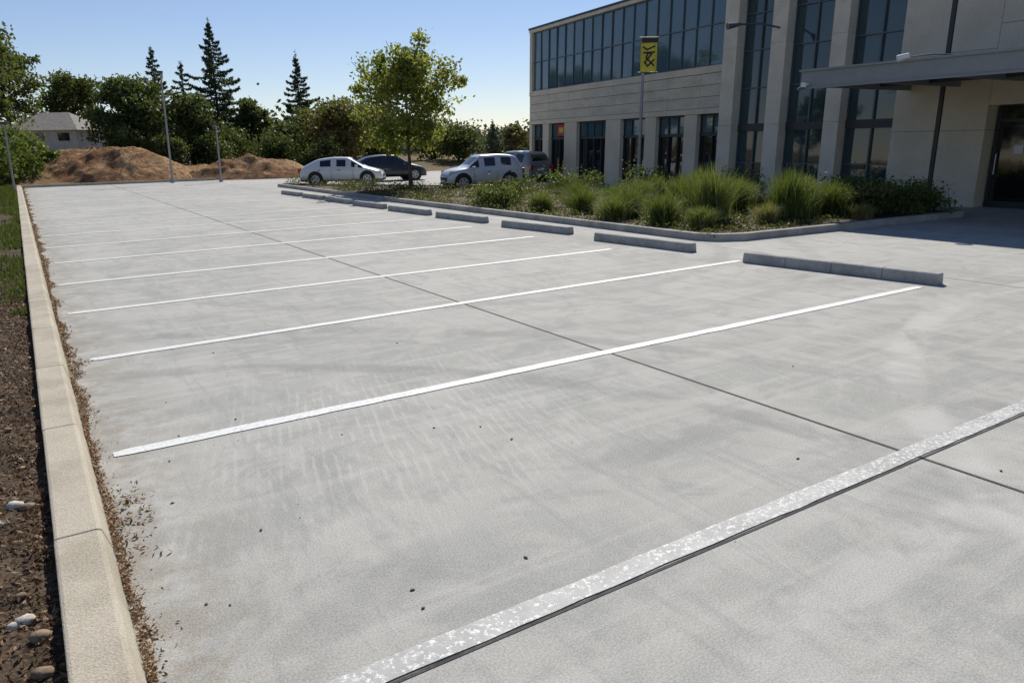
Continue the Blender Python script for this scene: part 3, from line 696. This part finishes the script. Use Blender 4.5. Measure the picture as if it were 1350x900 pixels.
f.done('distant_treeline',[leafmat('hazy_leaves',[(0,(.06,.085,.055)),(1,(.13,.16,.10))],.25,(.2,.24,.12))])
for i,(x,y,s) in enumerate([(-14,26,.95),(-20,20,1.1),(-15,12,.9),(-24,33,1.2),(-20,4,1.0),(-28,12,1.2),(-26,48,1.1)]):
    o=bpy.data.objects.new('shade_tree',tree_src.data); o.location=(x,y,-.05); o.scale=(s*.9,s*.9,s*.8); o.rotation_euler=(0,0,i*1.3); link(o)

# ------------------------------------------------------------------ planting
def grass(x,y,h,r,n,seed,tint=(.2,.8),w=.012,name='ornamental_grass'):
    global rng
    rng=np.random.default_rng(seed); f=FB(); a=rng.uniform(0,2*np.pi,n); q=np.abs(rng.normal(0,r*.25,n))
    f.blades(np.stack([x+q*np.cos(a),y+q*np.sin(a),np.full(n,.08)],1),h*1.12,r*(.62 if h>.7 else .85),w,0,rng.uniform(*tint,n)**1.1,.6); f.done(name,[M_grassg],(x,y,.08))
G=[(12.1,11.1,1.05,.8),(13.6,10.3,.95,.75),(12.5,11.9,.95,.7),(14.4,10.5,.78,.6),(15.0,10.3,.70,.6),(11.2,11.6,.60,.6),(11.0,12.9,.5,.6),(11.6,13.1,.65,.6),(11.5,14.6,.6,.6),(11.2,16.0,.45,.55),(12.8,14.9,.6,.6),(12.9,16.7,.6,.6),(14.0,15.4,.65,.6),(15.0,15.8,.65,.6),(15.6,13.3,.65,.6),(11.2,10.5,.40,.45),(13.1,12.9,.8,.6),(14.3,12.3,.7,.6)]
for i,(x,y,h,r) in enumerate(G): grass(x,y,h,r,1600 if h>.7 else 1100,100+i,(.05,.8) if i%3 else (.3,1.))
for i,(x,y,h,r) in enumerate([(12.8,10.2,.4,.4),(15.0,9.5,.3,.4),(11.9,12.0,.4,.4)]): grass(x,y,h,r,600,140+i,(.85,1.))
for i,(x,y,h,r) in enumerate([(15.6,9.8,.5,.7),(16.4,9.6,.4,.7),(17.1,9.5,.4,.6),(16.0,10.9,.5,.8),(17.4,10.6,.4,.6),(10.95,17.8,.22,.6),(12.4,19.5,.25,.8),(14.5,19,.35,.9),(16.5,17.5,.45,.9),(16.9,14.5,.55,.8)]):
    broadleaf('shrub',x,y,.08,.08+h,r,.035,2600,[M_bark,M_lf_shr if i%3 else M_lf_mid],160+i,.04,14,.02,lambda u:max(.35,math.cos(u*1.3)),0,.2)
rng=np.random.default_rng(9); f=FB(); n=90000
x=rng.uniform(10.3,18.2,n); y=rng.uniform(9.2,36,n)
k=np.array([in_poly(a,b,bedpoly) and (a>10.35 and b>9.4) and fbm(a,b,.9,12)+.25>random.uniform(0,.5) for a,b in zip(x,y)]); x,y=x[k],y[k]; n=len(x)
z=np.array([bed_h(a,b) for a,b in zip(x,y)])+rng.uniform(0,1,n)**1.5*(.10+.009*(y-9))
f.leaves(np.stack([x,y,z],1),.035,0,np.clip(np.array([.45+.8*fbm(a,b,.5,3) for a,b in zip(x,y)])+rng.normal(0,.18,n),0,1),.5,.3)
f.done('ground_cover_planting',[M_cover])

# ------------------------------------------------------------------ light, sky, camera
sd=Vector((.70,.85,1.0)).normalized()
el=math.asin(sd.z); az=math.atan2(sd.x,sd.y)
sun=bpy.data.lights.new('sun','SUN'); sun.energy=4.8; sun.angle=R(.53); sun.color=(1,.95,.865)
so_=link(bpy.data.objects.new('sun',sun)); so_.rotation_euler=(-sd).to_track_quat('-Z','Y').to_euler(); so_.location=(20,30,40)
w=bpy.data.worlds.new('World'); scene.world=w; w.use_nodes=True; nt=w.node_tree
sky=nt.nodes.new('ShaderNodeTexSky'); sky.sky_type='NISHITA'; sky.sun_disc=False; sky.sun_elevation=el; sky.sun_rotation=az
sky.altitude=500; sky.air_density=1.0; sky.dust_density=0.1; sky.ozone_density=1.3
tn=nt.nodes.new('ShaderNodeMix'); tn.data_type='RGBA'; tn.blend_type='MULTIPLY'; tn.inputs[0].default_value=1; tn.inputs[7].default_value=(.87,.86,.98,1)
bg=nt.nodes['Background']; bg.inputs[1].default_value=.095; nt.links.new(sky.outputs[0],tn.inputs[6]); nt.links.new(tn.outputs[2],bg.inputs[0])
cam=bpy.data.cameras.new('camera'); cam.lens=987/1350*36; cam.sensor_width=36; cam.clip_end=3000; cam.clip_start=.05
co=link(bpy.data.objects.new('camera',cam))
co.matrix_world=Matrix.Translation((0,0,1.8))@Matrix.Rotation(R(-32.6),4,'Z')@Matrix.Rotation(R(90-14.88),4,'X')@Matrix.Rotation(R(-1.1),4,'Z')
scene.camera=co
scene.view_settings.view_transform='Standard'; scene.view_settings.look='None'; scene.view_settings.exposure=0
